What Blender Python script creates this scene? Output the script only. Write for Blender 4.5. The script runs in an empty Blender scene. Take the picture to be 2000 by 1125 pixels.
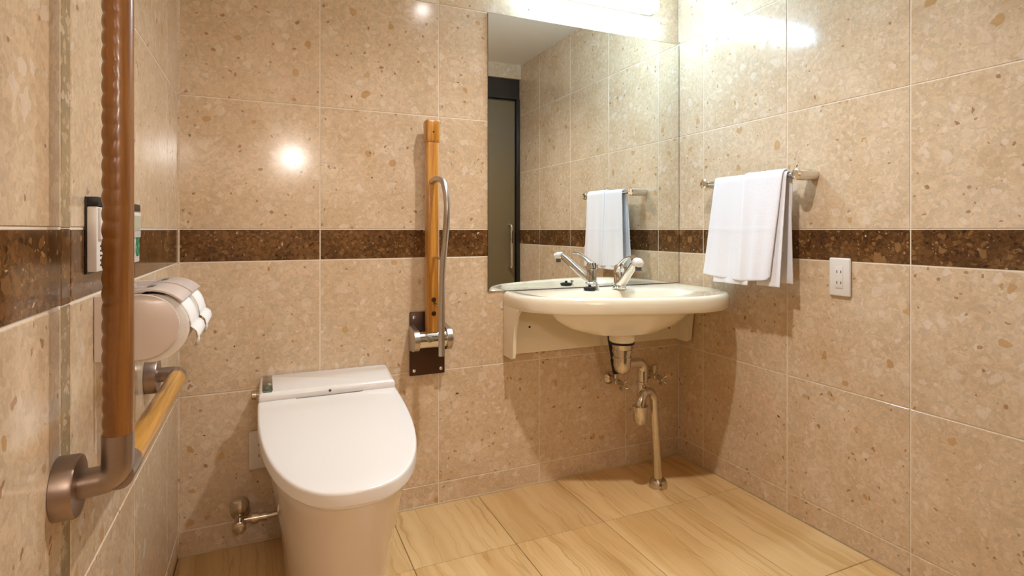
import bpy, bmesh, math, random
from mathutils import Vector, Matrix
random.seed(7)
PI = math.pi
scene = bpy.context.scene
C = scene.collection

# ------------------------------------------------------------------ camera
F_PX = 1084.0
cam_data = bpy.data.cameras.new('camera')
cam_data.sensor_width = 36.0
cam_data.lens = F_PX / 2000.0 * 36.0
cam_data.shift_y = -(562.5 - 449.0) / 2000.0
cam_data.clip_start = 0.01
cam = bpy.data.objects.new('camera', cam_data)
C.objects.link(cam)
EYE = 0.974
cam.location = (0, 0, EYE)
cam.rotation_euler = (PI / 2, 0, -math.radians(23.95))
scene.camera = cam

# ------------------------------------------------------------------ world, exposure
w = bpy.data.worlds.new('world')
scene.world = w
w.use_nodes = True
w.node_tree.nodes['Background'].inputs[0].default_value = (1.0, 0.9, 0.78, 1)
w.node_tree.nodes['Background'].inputs[1].default_value = 0.02
vs = scene.view_settings
vs.view_transform = 'Standard'
vs.look = 'None'
vs.gamma = 1.0
vs.use_curve_mapping = False
vs.exposure = 0.0

# light levels (each lamp is built further down)
DOWNLIGHT_W = 76.0
TUBE_STRENGTH = 64.0
SCONCE_STRENGTH = 88.0
WARM = (1.0, 0.98, 0.96)
COOL = (0.55, 0.86, 1.16)

# room measures (camera stands at the origin, back wall runs along X)
XL, XR, YB, H = -0.237, 1.639, 1.909, 2.13
YF, YEND, XC = 0.27, -1.10, 0.72       # door plane, corridor end, corridor side

# ------------------------------------------------------------------ helpers
def srgb(r, g, b):
    def f(c):
        c /= 255.0
        return c / 12.92 if c <= 0.04045 else ((c + 0.055) / 1.055) ** 2.4
    return (f(r), f(g), f(b), 1.0)

def root_loc(parent):
    p = parent
    while p.parent:
        p = p.parent
    return p.location.copy()

def obj(name, bm, mat, parent=None, smooth=True, angle=35, origin=None):
    """bm is in world coordinates; the mesh is moved to its thing's base."""
    me = bpy.data.meshes.new(name)
    bmesh.ops.recalc_face_normals(bm, faces=bm.faces)
    bm.to_mesh(me)
    bm.free()
    if parent is not None:
        loc = root_loc(parent)
    elif origin is not None:
        loc = Vector(origin)
    else:
        xs = [v.co for v in me.vertices]
        loc = Vector(((min(v.x for v in xs) + max(v.x for v in xs)) / 2,
                      (min(v.y for v in xs) + max(v.y for v in xs)) / 2,
                      min(v.z for v in xs)))
    me.transform(Matrix.Translation(-loc))
    for m in (mat if isinstance(mat, (list, tuple)) else [mat]):
        me.materials.append(m)
    if smooth:
        for p in me.polygons:
            p.use_smooth = True
        me.set_sharp_from_angle(angle=math.radians(angle))
    o = bpy.data.objects.new(name, me)
    C.objects.link(o)
    if parent is not None:
        o.parent = parent
    else:
        o.location = loc
    return o

def tag(o, label, cat, group=None):
    o['label'] = label
    o['category'] = cat
    if group:
        o['group'] = group
    return o

def thing(name, loc, label, cat, group=None):
    o = bpy.data.objects.new(name, None)
    o.empty_display_size = 0.05
    C.objects.link(o)
    o.location = loc
    return tag(o, label, cat, group)

def struct(o, label=None):
    o['kind'] = 'structure'
    if label:
        o['label'] = label
    return o

def add_box(bm, x0, x1, y0, y1, z0, z1, bev=0.0, seg=2):
    vs_ = [bm.verts.new(p) for p in ((x0, y0, z0), (x1, y0, z0), (x1, y1, z0), (x0, y1, z0),
                                     (x0, y0, z1), (x1, y0, z1), (x1, y1, z1), (x0, y1, z1))]
    fs = [bm.faces.new([vs_[i] for i in q]) for q in
          ((0, 3, 2, 1), (4, 5, 6, 7), (0, 1, 5, 4), (1, 2, 6, 5), (2, 3, 7, 6), (3, 0, 4, 7))]
    if bev > 0:
        es = list({e for f in fs for e in f.edges})
        bmesh.ops.bevel(bm, geom=es, offset=bev, segments=seg, affect='EDGES', profile=0.5)
    return bm

def box(*a, **k):
    return add_box(bmesh.new(), *a, **k)

def add_loft(bm, rings, cap0=True, cap1=True, closed=True):
    vr = [[bm.verts.new(p) for p in r] for r in rings]
    n = len(vr[0])
    for a, b in zip(vr[:-1], vr[1:]):
        for i in range(n if closed else n - 1):
            j = (i + 1) % n
            bm.faces.new((a[i], a[j], b[j], b[i]))
    if cap0:
        bm.faces.new(list(reversed(vr[0])))
    if cap1:
        bm.faces.new(vr[-1])
    return bm

def loft(*a, **k):
    return add_loft(bmesh.new(), *a, **k)

def fillet(pts, r, n=8):
    pts = [Vector(p) for p in pts]
    out = [pts[0]]
    for i in range(1, len(pts) - 1):
        a, b, c = pts[i - 1], pts[i], pts[i + 1]
        rr = r[i] if isinstance(r, dict) else r
        d1, d2 = (a - b), (c - b)
        t = min(rr, d1.length * 0.49, d2.length * 0.49)
        p, q = b + d1.normalized() * t, b + d2.normalized() * t
        for k in range(n + 1):
            s = k / n
            out.append(p * (1 - s) ** 2 + b * 2 * s * (1 - s) + q * s * s)
    out.append(pts[-1])
    return out

def catmull(pts, n=8):
    P = [Vector(p) for p in pts]
    P = [P[0] * 2 - P[1]] + P + [P[-1] * 2 - P[-2]]
    out = []
    for i in range(1, len(P) - 2):
        for k in range(n):
            t = k / n
            a, b, c, d = P[i - 1], P[i], P[i + 1], P[i + 2]
            out.append(0.5 * ((2 * b) + (c - a) * t + (2 * a - 5 * b + 4 * c - d) * t * t
                              + (3 * b - a - 3 * c + d) * t ** 3))
    out.append(P[-2])
    return out

def add_tube(bm, pts, r, n=20, caps=True, flat=None):
    """sweep a circle (or an ellipse, flat=(ra, rb)) along a polyline"""
    pts = [Vector(p) for p in pts]
    rings = []
    t0 = (pts[1] - pts[0]).normalized()
    up = Vector((0, 0, 1)) if abs(t0.z) < 0.9 else Vector((0, 1, 0))
    u = t0.cross(up).normalized()
    for i, p in enumerate(pts):
        if i == 0:
            t = t0
        elif i == len(pts) - 1:
            t = (pts[-1] - pts[-2]).normalized()
        else:
            t = ((pts[i + 1] - p).normalized() + (p - pts[i - 1]).normalized())
            t = t.normalized() if t.length > 1e-6 else t0
        u = (u - t * u.dot(t)).normalized()
        v = t.cross(u)
        rr = r[i] if isinstance(r, (list, tuple)) else r
        ra, rb = (rr, rr) if flat is None else (flat[0], flat[1])
        rings.append([p + u * (ra * math.cos(2 * PI * k / n)) + v * (rb * math.sin(2 * PI * k / n))
                      for k in range(n)])
    return add_loft(bm, rings, caps, caps)

def tube(*a, **k):
    return add_tube(bmesh.new(), *a, **k)

def add_lathe(bm, base, axis, prof, n=32):
    """prof: list of (distance along axis, radius); closed at both ends"""
    base, ax = Vector(base), Vector(axis).normalized()
    up = Vector((0, 0, 1)) if abs(ax.z) < 0.9 else Vector((0, 1, 0))
    u = ax.cross(up).normalized()
    v = ax.cross(u)
    rings = [[base + ax * d + (u * math.cos(2 * PI * k / n) + v * math.sin(2 * PI * k / n)) * max(r, 1e-4)
              for k in range(n)] for d, r in prof]
    return add_loft(bm, rings)

def lathe(*a, **k):
    return add_lathe(bmesh.new(), *a, **k)

# ------------------------------------------------------------------ materials
def new_mat(name):
    m = bpy.data.materials.new(name)
    m.use_nodes = True
    nt = m.node_tree
    return m, nt, nt.nodes['Principled BSDF']

def simple(name, col, rough=0.4, metal=0.0, coat=0.0, noise=0.0, nscale=40.0, bump=0.0):
    m, nt, b = new_mat(name)
    b.inputs['Roughness'].default_value = rough
    b.inputs['Metallic'].default_value = metal
    b.inputs['Coat Weight'].default_value = coat
    b.inputs['Coat Roughness'].default_value = 0.05
    b.inputs['Base Color'].default_value = col
    if noise > 0 or bump > 0:
        tc = nt.nodes.new('ShaderNodeTexCoord')
        nz = nt.nodes.new('ShaderNodeTexNoise')
        nz.inputs['Scale'].default_value = nscale
        nz.inputs['Detail'].default_value = 4
        nt.links.new(tc.outputs['Object'], nz.inputs['Vector'])
        if noise > 0:
            mx = nt.nodes.new('ShaderNodeMix')
            mx.data_type = 'RGBA'
            mx.inputs[6].default_value = tuple(c * (1 - noise) for c in col[:3]) + (1,)
            mx.inputs[7].default_value = tuple(min(1, c * (1 + noise)) for c in col[:3]) + (1,)
            nt.links.new(nz.outputs['Fac'], mx.inputs[0])
            nt.links.new(mx.outputs[2], b.inputs['Base Color'])
        if bump > 0:
            bp = nt.nodes.new('ShaderNodeBump')
            bp.inputs['Strength'].default_value = bump
            bp.inputs['Distance'].default_value = 0.002
            nt.links.new(nz.outputs['Fac'], bp.inputs['Height'])
            nt.links.new(bp.outputs['Normal'], b.inputs['Normal'])
    return m

class NG:
    """small node helper"""
    def __init__(self, nt):
        self.nt = nt
    def n(self, t, **kw):
        x = self.nt.nodes.new(t)
        for k, v in kw.items():
            setattr(x, k, v)
        return x
    def put(self, sock, v):
        if hasattr(v, 'is_output'):
            self.nt.links.new(v, sock)
        else:
            sock.default_value = v
    def math(self, op, a, b=0.0, c=0.0, clamp=False):
        x = self.n('ShaderNodeMath', operation=op, use_clamp=clamp)
        self.put(x.inputs[0], a); self.put(x.inputs[1], b); self.put(x.inputs[2], c)
        return x.outputs[0]
    def vmath(self, op, a, b):
        x = self.n('ShaderNodeVectorMath', operation=op)
        self.put(x.inputs[0], a); self.put(x.inputs[1], b)
        return x.outputs[0]
    def mix(self, f, a, b):
        x = self.n('ShaderNodeMix', data_type='RGBA')
        self.put(x.inputs[0], f); self.put(x.inputs[6], a); self.put(x.inputs[7], b)
        return x.outputs[2]
    def vor(self, vec, scale, feature='F1'):
        x = self.n('ShaderNodeTexVoronoi', feature=feature)
        self.put(x.inputs['Vector'], vec)
        x.inputs['Scale'].default_value = scale
        return x
    def noise(self, vec, scale, detail=3.0):
        x = self.n('ShaderNodeTexNoise')
        self.put(x.inputs['Vector'], vec)
        x.inputs['Scale'].default_value = scale
        x.inputs['Detail'].default_value = detail
        return x
    def step(self, v, a, b):
        x = self.n('ShaderNodeMapRange', interpolation_type='SMOOTHSTEP')
        self.put(x.inputs['Value'], v)
        self.put(x.inputs['From Min'], a); self.put(x.inputs['From Max'], b)
        return x.outputs[0]

def agglomerate(name, base_a, base_b, chips, cell_lo, cell_hi, rough=0.13, cellscale=85.0):
    """polished stone agglomerate: a fine-grained ground with embedded stone chips.
    chips: (voronoi scale, share of the cells, size, soft edge, colour a, colour b, opacity)"""
    m, nt, b = new_mat(name)
    g = NG(nt)
    geo = g.n('ShaderNodeNewGeometry')
    oi = g.n('ShaderNodeObjectInfo')
    off = g.vmath('SCALE', (1.0, 1.7, 2.3), (0, 0, 0))
    sc = off.node
    g.put(sc.inputs['Scale'], g.math('MULTIPLY', oi.outputs['Random'], 37.0))
    p0 = g.vmath('ADD', geo.outputs['Position'], off)
    nz = g.noise(p0, 30.0, 3.0)
    d = g.vmath('SUBTRACT', nz.outputs['Color'], (0.5, 0.5, 0.5))
    ds = g.vmath('SCALE', d, (0, 0, 0)); ds.node.inputs['Scale'].default_value = 0.034
    p = g.vmath('ADD', p0, ds)
    n2 = g.noise(p0, 7.0, 4.0)
    col = g.mix(g.step(n2.outputs['Fac'], 0.35, 0.68), base_a, base_b)
    # angular grains of the ground
    vc = g.vor(p, cellscale)
    sep = g.n('ShaderNodeSeparateColor'); nt.links.new(vc.outputs['Color'], sep.inputs[0])
    mul = g.math('MULTIPLY_ADD', sep.outputs[0], cell_hi - cell_lo, cell_lo)
    vc2 = g.vor(p, cellscale * 2.7)
    sep2 = g.n('ShaderNodeSeparateColor'); nt.links.new(vc2.outputs['Color'], sep2.inputs[0])
    mul2 = g.math('MULTIPLY_ADD', sep2.outputs[1], (cell_hi - cell_lo) * 0.7, 1 - (cell_hi - cell_lo) * 0.35)
    hsv = g.n('ShaderNodeHueSaturation')
    g.put(hsv.inputs['Value'], g.math('MULTIPLY', mul, mul2))
    g.put(hsv.inputs['Color'], col)
    col = hsv.outputs[0]
    for i, (s, share, size, soft, ca, cb, op) in enumerate(chips):
        pv = g.vmath('ADD', p, (3.1 * i, 5.7 * i, 1.3 * i))
        v = g.vor(pv, s)
        v.distance = 'MANHATTAN' if i in (1, 2) else 'EUCLIDEAN'
        sp = g.n('ShaderNodeSeparateColor'); nt.links.new(v.outputs['Color'], sp.inputs[0])
        rad = g.math('MULTIPLY', g.math('SUBTRACT', sp.outputs[0], 1 - share, clamp=True), size / share)
        msk = g.math('SUBTRACT', 1.0, g.step(v.outputs['Distance'], g.math('SUBTRACT', rad, soft), rad), clamp=True)
        msk = g.math('MULTIPLY', msk, g.math('GREATER_THAN', rad, soft))
        msk = g.math('MULTIPLY', msk, op)
        cc = g.mix(sp.outputs[1], ca, cb)
        col = g.mix(msk, col, cc)
    nt.links.new(col, b.inputs['Base Color'])
    b.inputs['Roughness'].default_value = rough
    b.inputs['Specular IOR Level'].default_value = 0.5
    nb = g.noise(p0, 5.0, 1.0)
    bp = g.n('ShaderNodeBump')
    bp.inputs['Strength'].default_value = 0.05
    bp.inputs['Distance'].default_value = 0.004
    nt.links.new(nb.outputs['Fac'], bp.inputs['Height'])
    nt.links.new(bp.outputs['Normal'], b.inputs['Normal'])
    return m

CREAM_CHIPS = [
    (100, 0.55, 0.62, 0.12, srgb(230, 212, 188), srgb(196, 166, 130), 0.55),
    (62, 0.50, 0.90, 0.10, srgb(232, 214, 192), srgb(206, 176, 140), 0.50),
    (36, 0.34, 0.80, 0.08, srgb(236, 222, 206), srgb(228, 208, 184), 0.55),
    (24, 0.10, 0.40, 0.05, srgb(184, 138, 76), srgb(200, 156, 102), 0.68),
    (70, 0.10, 0.44, 0.06, srgb(168, 120, 74), srgb(140, 92, 58), 0.70),
    (36, 0.05, 0.18, 0.03, srgb(84, 52, 34), srgb(110, 64, 40), 0.95),
    (20, 0.20, 0.42, 0.06, srgb(234, 218, 200), srgb(226, 206, 180), 0.50),
]
M_stone = agglomerate('cream_agglomerate', srgb(211, 184, 151), srgb(220, 196, 166), CREAM_CHIPS, 0.90, 1.08)
M_stone_strip = agglomerate('grey_stone_strip', srgb(150, 130, 98), srgb(164, 144, 110), CREAM_CHIPS[:2], 0.92, 1.06)
M_band = agglomerate('brown_agglomerate', srgb(84, 54, 28), srgb(112, 78, 44), [
    (60, 0.60, 0.60, 0.10, srgb(146, 108, 64), srgb(118, 78, 44), 0.75),
    (95, 0.40, 0.60, 0.10, srgb(190, 150, 104), srgb(156, 112, 68), 0.75),
    (75, 0.34, 0.55, 0.10, srgb(42, 24, 13), srgb(58, 36, 20), 0.88),
    (17, 0.16, 0.42, 0.05, srgb(160, 122, 74), srgb(138, 100, 60), 0.80),
    (70, 0.09, 0.36, 0.06, srgb(222, 196, 158), srgb(200, 160, 118), 0.85),
], 0.66, 1.36, rough=0.14, cellscale=110.0)
M_grout = simple('grout', srgb(236, 222, 202), rough=0.7, noise=0.05, nscale=200)
M_floor_grout = simple('floor_grout', srgb(128, 94, 56), rough=0.75, noise=0.08, nscale=200)

def floor_mat():
    m, nt, b = new_mat('veined_floor_stone')
    g = NG(nt)
    geo = g.n('ShaderNodeNewGeometry')
    oi = g.n('ShaderNodeObjectInfo')
    off = g.vmath('SCALE', (1.3, 2.1, 0.7), (0, 0, 0))
    g.put(off.node.inputs['Scale'], g.math('MULTIPLY', oi.outputs['Random'], 23.0))
    p = g.vmath('ADD', geo.outputs['Position'], off)
    # wavy veins that run along Y
    wob = g.noise(g.vmath('MULTIPLY', p, (6.0, 5.0, 1.0)), 1.6, 3.0)
    wv = g.vmath('SCALE', g.vmath('SUBTRACT', wob.outputs['Color'], (0.5, 0.5, 0.5)), (0, 0, 0))
    wv.node.inputs['Scale'].default_value = 0.045
    q = g.vmath('ADD', p, wv)
    st = g.noise(g.vmath('MULTIPLY', q, (34.0, 1.0, 1.0)), 1.0, 4.0)
    broad = g.noise(g.vmath('MULTIPLY', q, (9.0, 1.2, 1.0)), 1.0, 3.0)
    col = g.mix(g.step(broad.outputs['Fac'], 0.34, 0.66), srgb(206, 164, 106), srgb(224, 186, 130))
    col = g.mix(g.math('MULTIPLY', g.step(st.outputs['Fac'], 0.42, 0.62), 0.5), col, srgb(230, 196, 142))
    ve = g.noise(g.vmath('MULTIPLY', q, (22.0, 0.7, 1.0)), 1.0, 2.0)
    ridge = g.math('ABSOLUTE', g.math('SUBTRACT', ve.outputs['Fac'], 0.5))
    vein = g.math('SUBTRACT', 1.0, g.step(ridge, 0.003, 0.016))
    col = g.mix(g.math('MULTIPLY', vein, 0.4), col, srgb(168, 118, 64))
    # each tile a little lighter or darker
    hsv = g.n('ShaderNodeHueSaturation')
    g.put(hsv.inputs['Color'], col)
    g.put(hsv.inputs['Value'], g.math('MULTIPLY_ADD', oi.outputs['Random'], 0.14, 0.93))
    nt.links.new(hsv.outputs[0], b.inputs['Base Color'])
    b.inputs['Roughness'].default_value = 0.34
    return m
M_floor = floor_mat()

def wood_mat(name, ca, cb, axis, rough=0.3):
    m, nt, b = new_mat(name)
    g = NG(nt)
    geo = g.n('ShaderNodeNewGeometry')
    s = [70.0, 70.0, 70.0]
    s[axis] = 3.0
    v = g.vmath('MULTIPLY', geo.outputs['Position'], tuple(s))
    n1 = g.noise(v, 1.0, 4.0)
    n2 = g.noise(v, 3.5, 2.0)
    f = g.math('ADD', g.math('MULTIPLY', n1.outputs['Fac'], 0.7), g.math('MULTIPLY', n2.outputs['Fac'], 0.3))
    nt.links.new(g.mix(g.step(f, 0.36, 0.64), ca, cb), b.inputs['Base Color'])
    b.inputs['Roughness'].default_value = rough
    b.inputs['Coat Weight'].default_value = 0.3
    b.inputs['Coat Roughness'].default_value = 0.12
    return m
M_wood_v = wood_mat('oiled_wood_upright', srgb(118, 74, 30), srgb(148, 98, 46), 2)
M_wood_h = wood_mat('oiled_wood_level', srgb(176, 120, 40), srgb(206, 150, 62), 1)
M_wood_bar = wood_mat('honey_wood', srgb(176, 112, 34), srgb(212, 152, 68), 2)

M_ceramic = simple('white_ceramic', srgb(226, 214, 202), rough=0.12, coat=0.5)
M_lid = simple('white_plastic_lid', srgb(238, 232, 226), rough=0.22, coat=0.2)
M_basin = simple('ivory_ceramic', srgb(240, 228, 204), rough=0.10, coat=0.6)
M_chrome = simple('chrome', (0.78, 0.77, 0.75, 1), rough=0.10, metal=1.0)
M_chrome_old = simple('aged_chrome', (0.62, 0.56, 0.48, 1), rough=0.16, metal=1.0, noise=0.15, nscale=60)
M_steel = simple('brushed_steel', (0.52, 0.47, 0.42, 1), rough=0.32, metal=1.0, noise=0.06, nscale=120)
M_steel_dark = simple('satin_bronze_steel', (0.33, 0.26, 0.22, 1), rough=0.36, metal=0.9, noise=0.06, nscale=120)
M_plate = simple('dark_brown_plate', srgb(74, 54, 44), rough=0.34, metal=0.75, noise=0.08, nscale=90)
M_black = simple('black_plastic', srgb(22, 20, 20), rough=0.4)
M_rubber = simple('black_rubber', srgb(20, 20, 20), rough=0.6)
M_white = simple('white_plastic', srgb(236, 230, 224), rough=0.30)
M_holder = simple('holder_plastic', srgb(226, 212, 204), rough=0.20, coat=0.2)
M_paper = simple('tissue_paper', srgb(244, 240, 236), rough=0.95, bump=0.25, nscale=300)
M_towel = simple('white_terry', srgb(240, 238, 242), rough=0.95, bump=0.5, nscale=420)
M_green = simple('green_button', srgb(30, 134, 92), rough=0.4)
M_dkglass = simple('dark_glass', srgb(46, 36, 30), rough=0.08, coat=0.6)
M_teal = simple('teal_display', srgb(70, 110, 104), rough=0.2)
M_grey = simple('grey_print', srgb(90, 84, 80), rough=0.5)
M_ceil = simple('ceiling_paint', srgb(240, 232, 218), rough=0.8, noise=0.02, nscale=20)
M_bronze = simple('bronze_door_frame', srgb(52, 44, 34), rough=0.4, metal=0.4)
M_doorglass = simple('frosted_brown_glass', srgb(116, 96, 64), rough=0.35, noise=0.1, nscale=260, bump=0.3)
M_caulk = simple('caulk', srgb(200, 178, 142), rough=0.5)

def emit(name, col, s):
    m, nt, b = new_mat(name)
    b.inputs['Base Color'].default_value = (0.8, 0.8, 0.8, 1)
    b.inputs['Emission Color'].default_value = tuple(col) + (1,)
    b.inputs['Emission Strength'].default_value = s
    return m
M_tube = emit('lit_diffuser', COOL, TUBE_STRENGTH)
M_lens = emit('lit_lens', WARM, 60.0)
M_globe = emit('lit_globe', WARM, SCONCE_STRENGTH)

def mirror_mat():
    m, nt, b = new_mat('mirror_silver')
    b.inputs['Base Color'].default_value = (0.86, 0.87, 0.84, 1)
    b.inputs['Metallic'].default_value = 1.0
    b.inputs['Roughness'].default_value = 0.0
    return m
M_mirror = mirror_mat()
M_glass_edge = simple('mirror_edge', srgb(66, 70, 62), rough=0.2)

# ------------------------------------------------------------------ the setting: walls, floor, ceiling
GAP = 0.0034       # joint between wall tiles
PROUD = 0.0013     # how far a tile stands out of the joint
tile_cache = {}
def tile_mesh(wd, ht, mat, proud, name):
    key = (round(wd, 4), round(ht, 4), mat.name)
    if key not in tile_cache:
        bm = bmesh.new()
        c = min(0.0014, proud * 0.8)
        a, b_ = wd / 2, ht / 2
        r0 = [(-a, -b_, 0), (a, -b_, 0), (a, b_, 0), (-a, b_, 0)]
        r1 = [(-a, -b_, proud - c), (a, -b_, proud - c), (a, b_, proud - c), (-a, b_, proud - c)]
        r2 = [(-a + c, -b_ + c, proud), (a - c, -b_ + c, proud), (a - c, b_ - c, proud), (-a + c, b_ - c, proud)]
        add_loft(bm, [r0, r1, r2], cap0=False)
        me = bpy.data.meshes.new(name)
        bm.to_mesh(me); bm.free()
        me.materials.append(mat)
        tile_cache[key] = me
    return tile_cache[key]

def lay(parent, origin, uax, vax, us, vs_, matf, gap=GAP, proud=PROUD, name='wall_tile', inset=0.0):
    """tiles between successive joint lines us, vs_ on the plane through origin"""
    uax, vax = Vector(uax), Vector(vax)
    nax = uax.cross(vax)
    rot = Matrix((uax, vax, nax)).transposed().to_4x4()
    for i in range(len(us) - 1):
        for j in range(len(vs_) - 1):
            wd = abs(us[i + 1] - us[i]) - gap
            ht = abs(vs_[j + 1] - vs_[j]) - gap
            if wd < 0.004 or ht < 0.004:
                continue
            me = tile_mesh(wd, ht, matf(i, j), proud, name)
            o = bpy.data.objects.new(name, me)
            C.objects.link(o)
            o.parent = parent
            c = Vector(origin) + uax * ((us[i] + us[i + 1]) / 2) + vax * ((vs_[j] + vs_[j + 1]) / 2) - nax * inset
            o.matrix_local = Matrix.Translation(c - parent.location) @ rot

ZS = [0.0, 0.076, 0.476, 0.876, 0.976, 1.376, 1.776, H]
def wall_mats(i, j):
    return M_band if j == 3 else M_stone

T = 0.10
E = PROUD     # the tiled face of a wall lies at the room measure
wall_back = struct(obj('wall_back', box(XL - T, XR + T, YB + E, YB + T, -0.02, H + 0.02), M_grout, smooth=False))
lay(wall_back, (0, YB + E, 0), (1, 0, 0), (0, 0, 1), [XL, 0.163, 0.563, 0.963, 1.363, XR], ZS, wall_mats)
wall_left = struct(obj('wall_left', box(XL - T, XL - E, YEND, YB + E, -0.02, H + 0.02), M_grout, smooth=False))
lay(wall_left, (XL - E, 0, 0), (0, 1, 0), (0, 0, 1), [0.914, 1.310, 1.706, YB], ZS, wall_mats)
lay(wall_left, (XL - E, 0, 0), (0, 1, 0), (0, 0, 1), [-1.1, -0.723, -0.323, 0.077, 0.477, 0.877], ZS, wall_mats)
lay(wall_left, (XL - E, 0, 0), (0, 1, 0), (0, 0, 1), [0.877, 0.914], ZS,
    lambda i, j: M_band if j == 3 else M_stone_strip, gap=0.0008, inset=0.0003, name='joint_strip')
wall_right = struct(obj('wall_right', box(XR + E, XR + T, YF - 0.04, YB + E, -0.02, H + 0.02), M_grout, smooth=False))
lay(wall_right, (XR + E, 0, 0), (0, -1, 0), (0, 0, 1), [-YB, -1.761, -1.361, -0.961, -0.561, -0.2325], ZS, wall_mats)
# the front of the room: the lintel over the door and the corridor that the camera looks in from
wall_front = struct(obj('wall_front', box(XC - 0.08, XR + T, YF - 0.12, YF, 2.03, H + 0.02), M_stone, smooth=False))
struct(obj('wall_corridor_side', box(XC, XC + 0.08, YEND, YF - 0.121, -0.02, H + 0.02), M_stone, smooth=False))
struct(obj('wall_corridor_end', box(XL - T, XC + 0.08, YEND - T, YEND - 0.001, -0.02, H + 0.02), M_stone, smooth=False))
struct(obj('ceiling', box(XL - T, XR + T, YEND - T, YB + T, H, H + 0.05), M_ceil, smooth=False))
floor = struct(obj('floor', box(XL - T, XR + T, YEND - T, YB + T, -0.05, -0.0016), M_floor_grout, smooth=False))
lay(floor, (0, 0, -0.0016), (1, 0, 0), (0, 1, 0), [XL, 0.068, 0.390, 0.712, 1.034, 1.356, XR],
    [YEND, -0.93, -0.43, 0.07, 0.57, 1.07, 1.57, YB], lambda i, j: M_floor, gap=0.0022, proud=0.0016, name='floor_tile')

# caulk lines in the corners and along the foot of the walls
bm = bmesh.new()
add_tube(bm, [(XL, YB, 0.001), (XR, YB, 0.001)], 0.004, n=8)
struct(obj('trim_1', bm, M_caulk))
bm = bmesh.new()
add_tube(bm, [(XL, YB, 0.0), (XL, YB, H)], 0.004, n=8)
struct(obj('trim_2', bm, M_stone))

# door seen in the mirror
door = struct(obj('door_1', box(XC + 0.0, XR - 0.001, YF - 0.075, YF - 0.02, 1.89, 2.029, bev=0.003), M_bronze, smooth=False),
              'bronze framed sliding door with frosted glass, seen in the mirror')
obj('jamb', box(XR - 0.026, XR - 0.001, YF - 0.075, YF - 0.012, 0.001, 1.889, bev=0.002), M_bronze, door, smooth=False)
obj('jamb', box(XC, XC + 0.03, YF - 0.075, YF - 0.012, 0.001, 1.889, bev=0.002), M_bronze, door, smooth=False)
leaf = obj('door_leaf', box(XC + 0.032, XR - 0.028, YF - 0.066, YF - 0.032, 0.006, 1.886, bev=0.002), M_bronze, door, smooth=False)
obj('glass_panel', box(XC + 0.06, XR - 0.036, YF - 0.033, YF - 0.029, 0.10, 1.875), M_doorglass, leaf, smooth=False)
bm = bmesh.new()
hx = 1.562
add_tube(bm, fillet([(hx, YF - 0.03, 1.01), (hx, YF + 0.012, 1.01), (hx, YF + 0.012, 0.71), (hx, YF - 0.03, 0.71)], 0.02), 0.009)
obj('handle', bm, M_chrome, leaf)

# ------------------------------------------------------------------ lamps of the place
dl = thing('ceiling_downlight', (0.742, 1.005, H - 0.012), 'round recessed warm downlight in the ceiling, out of frame', 'downlight')
bm = bmesh.new()
prof = [(0, 0.040), (0.0, 0.052), (0.004, 0.056), (0.0115, 0.056)]
n = 40
rings = [[(0.742 + r * math.cos(2 * PI * k / n), 1.005 + r * math.sin(2 * PI * k / n), H - 0.012 + d) for k in range(n)]
         for d, r in [(0.0115, 0.036)] + prof]
add_loft(bm, rings, cap0=False, cap1=False)
obj('trim_ring', bm, M_white, dl)
obj('lens', lathe((0.742, 1.005, H - 0.0055), (0, 0, 1), [(0, 0), (0, 0.0355), (0.004, 0.0355), (0.004, 0)]), M_lens, dl)
sp = bpy.data.lights.new('downlight_lamp', 'SPOT')
sp.energy = DOWNLIGHT_W
sp.color = WARM
sp.spot_size = math.radians(142)
sp.spot_blend = 0.9
sp.shadow_soft_size = 0.032
so = bpy.data.objects.new('downlight_lamp', sp)
C.objects.link(so)
so.parent = dl
so.location = (0, 0, -0.002)

sc = thing('wall_sconce', (0.20, YEND + 0.0005, 1.46), 'glowing globe wall lamp on the corridor end wall', 'wall lamp')
obj('backplate', lathe((0.20, YEND + 0.0005, 1.46), (0, 1, 0), [(0, 0.0), (0, 0.045), (0.012, 0.045), (0.016, 0.04), (0.016, 0.0)]), M_steel, sc)
obj('arm', tube(fillet([(0.20, YEND + 0.016, 1.46), (0.20, YEND + 0.10, 1.46), (0.20, YEND + 0.10, 1.492)], 0.02), 0.008), M_steel, sc)
bm = bmesh.new()
bmesh.ops.create_uvsphere(bm, u_segments=32, v_segments=16, radius=0.07)
bmesh.ops.translate(bm, verts=bm.verts, vec=(0.20, YEND + 0.10, 1.555))
obj('globe', bm, M_globe, sc)

fl = thing('mirror_light', (1.19, YB - 0.03, 1.868), 'lit white fluorescent tube light on the wall above the mirror', 'light')
obj('housing', box(0.895, 1.485, YB - 0.028, YB - 0.0006, 1.876, 1.956, bev=0.004), M_white, fl)
def rr_ring(x, cy, cz, hy, hz, r, n=6):
    out = []
    for cyy, czz, a0 in ((hy - r, hz - r, 0), (-(hy - r), hz - r, 90), (-(hy - r), -(hz - r), 180), (hy - r, -(hz - r), 270)):
        for k in range(n + 1):
            a = math.radians(a0 + 90 * k / n)
            out.append((x, cy + cyy + r * math.cos(a), cz + czz + r * math.sin(a)))
    return out
rings = [rr_ring(x, YB - 0.053, 1.896, 0.025 - i, 0.026 - i, 0.018) for x, i in
         ((0.905, 0.006), (0.909, 0.001), (0.912, 0), (1.470, 0), (1.473, 0.001), (1.477, 0.006))]
obj('diffuser', loft(rings), M_tube, fl)
for x in (0.893, 1.4775):
    obj('end_bracket', box(x, x + 0.011, YB - 0.045, YB - 0.010, 1.885, 1.94, bev=0.002), M_grey, fl)

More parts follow.
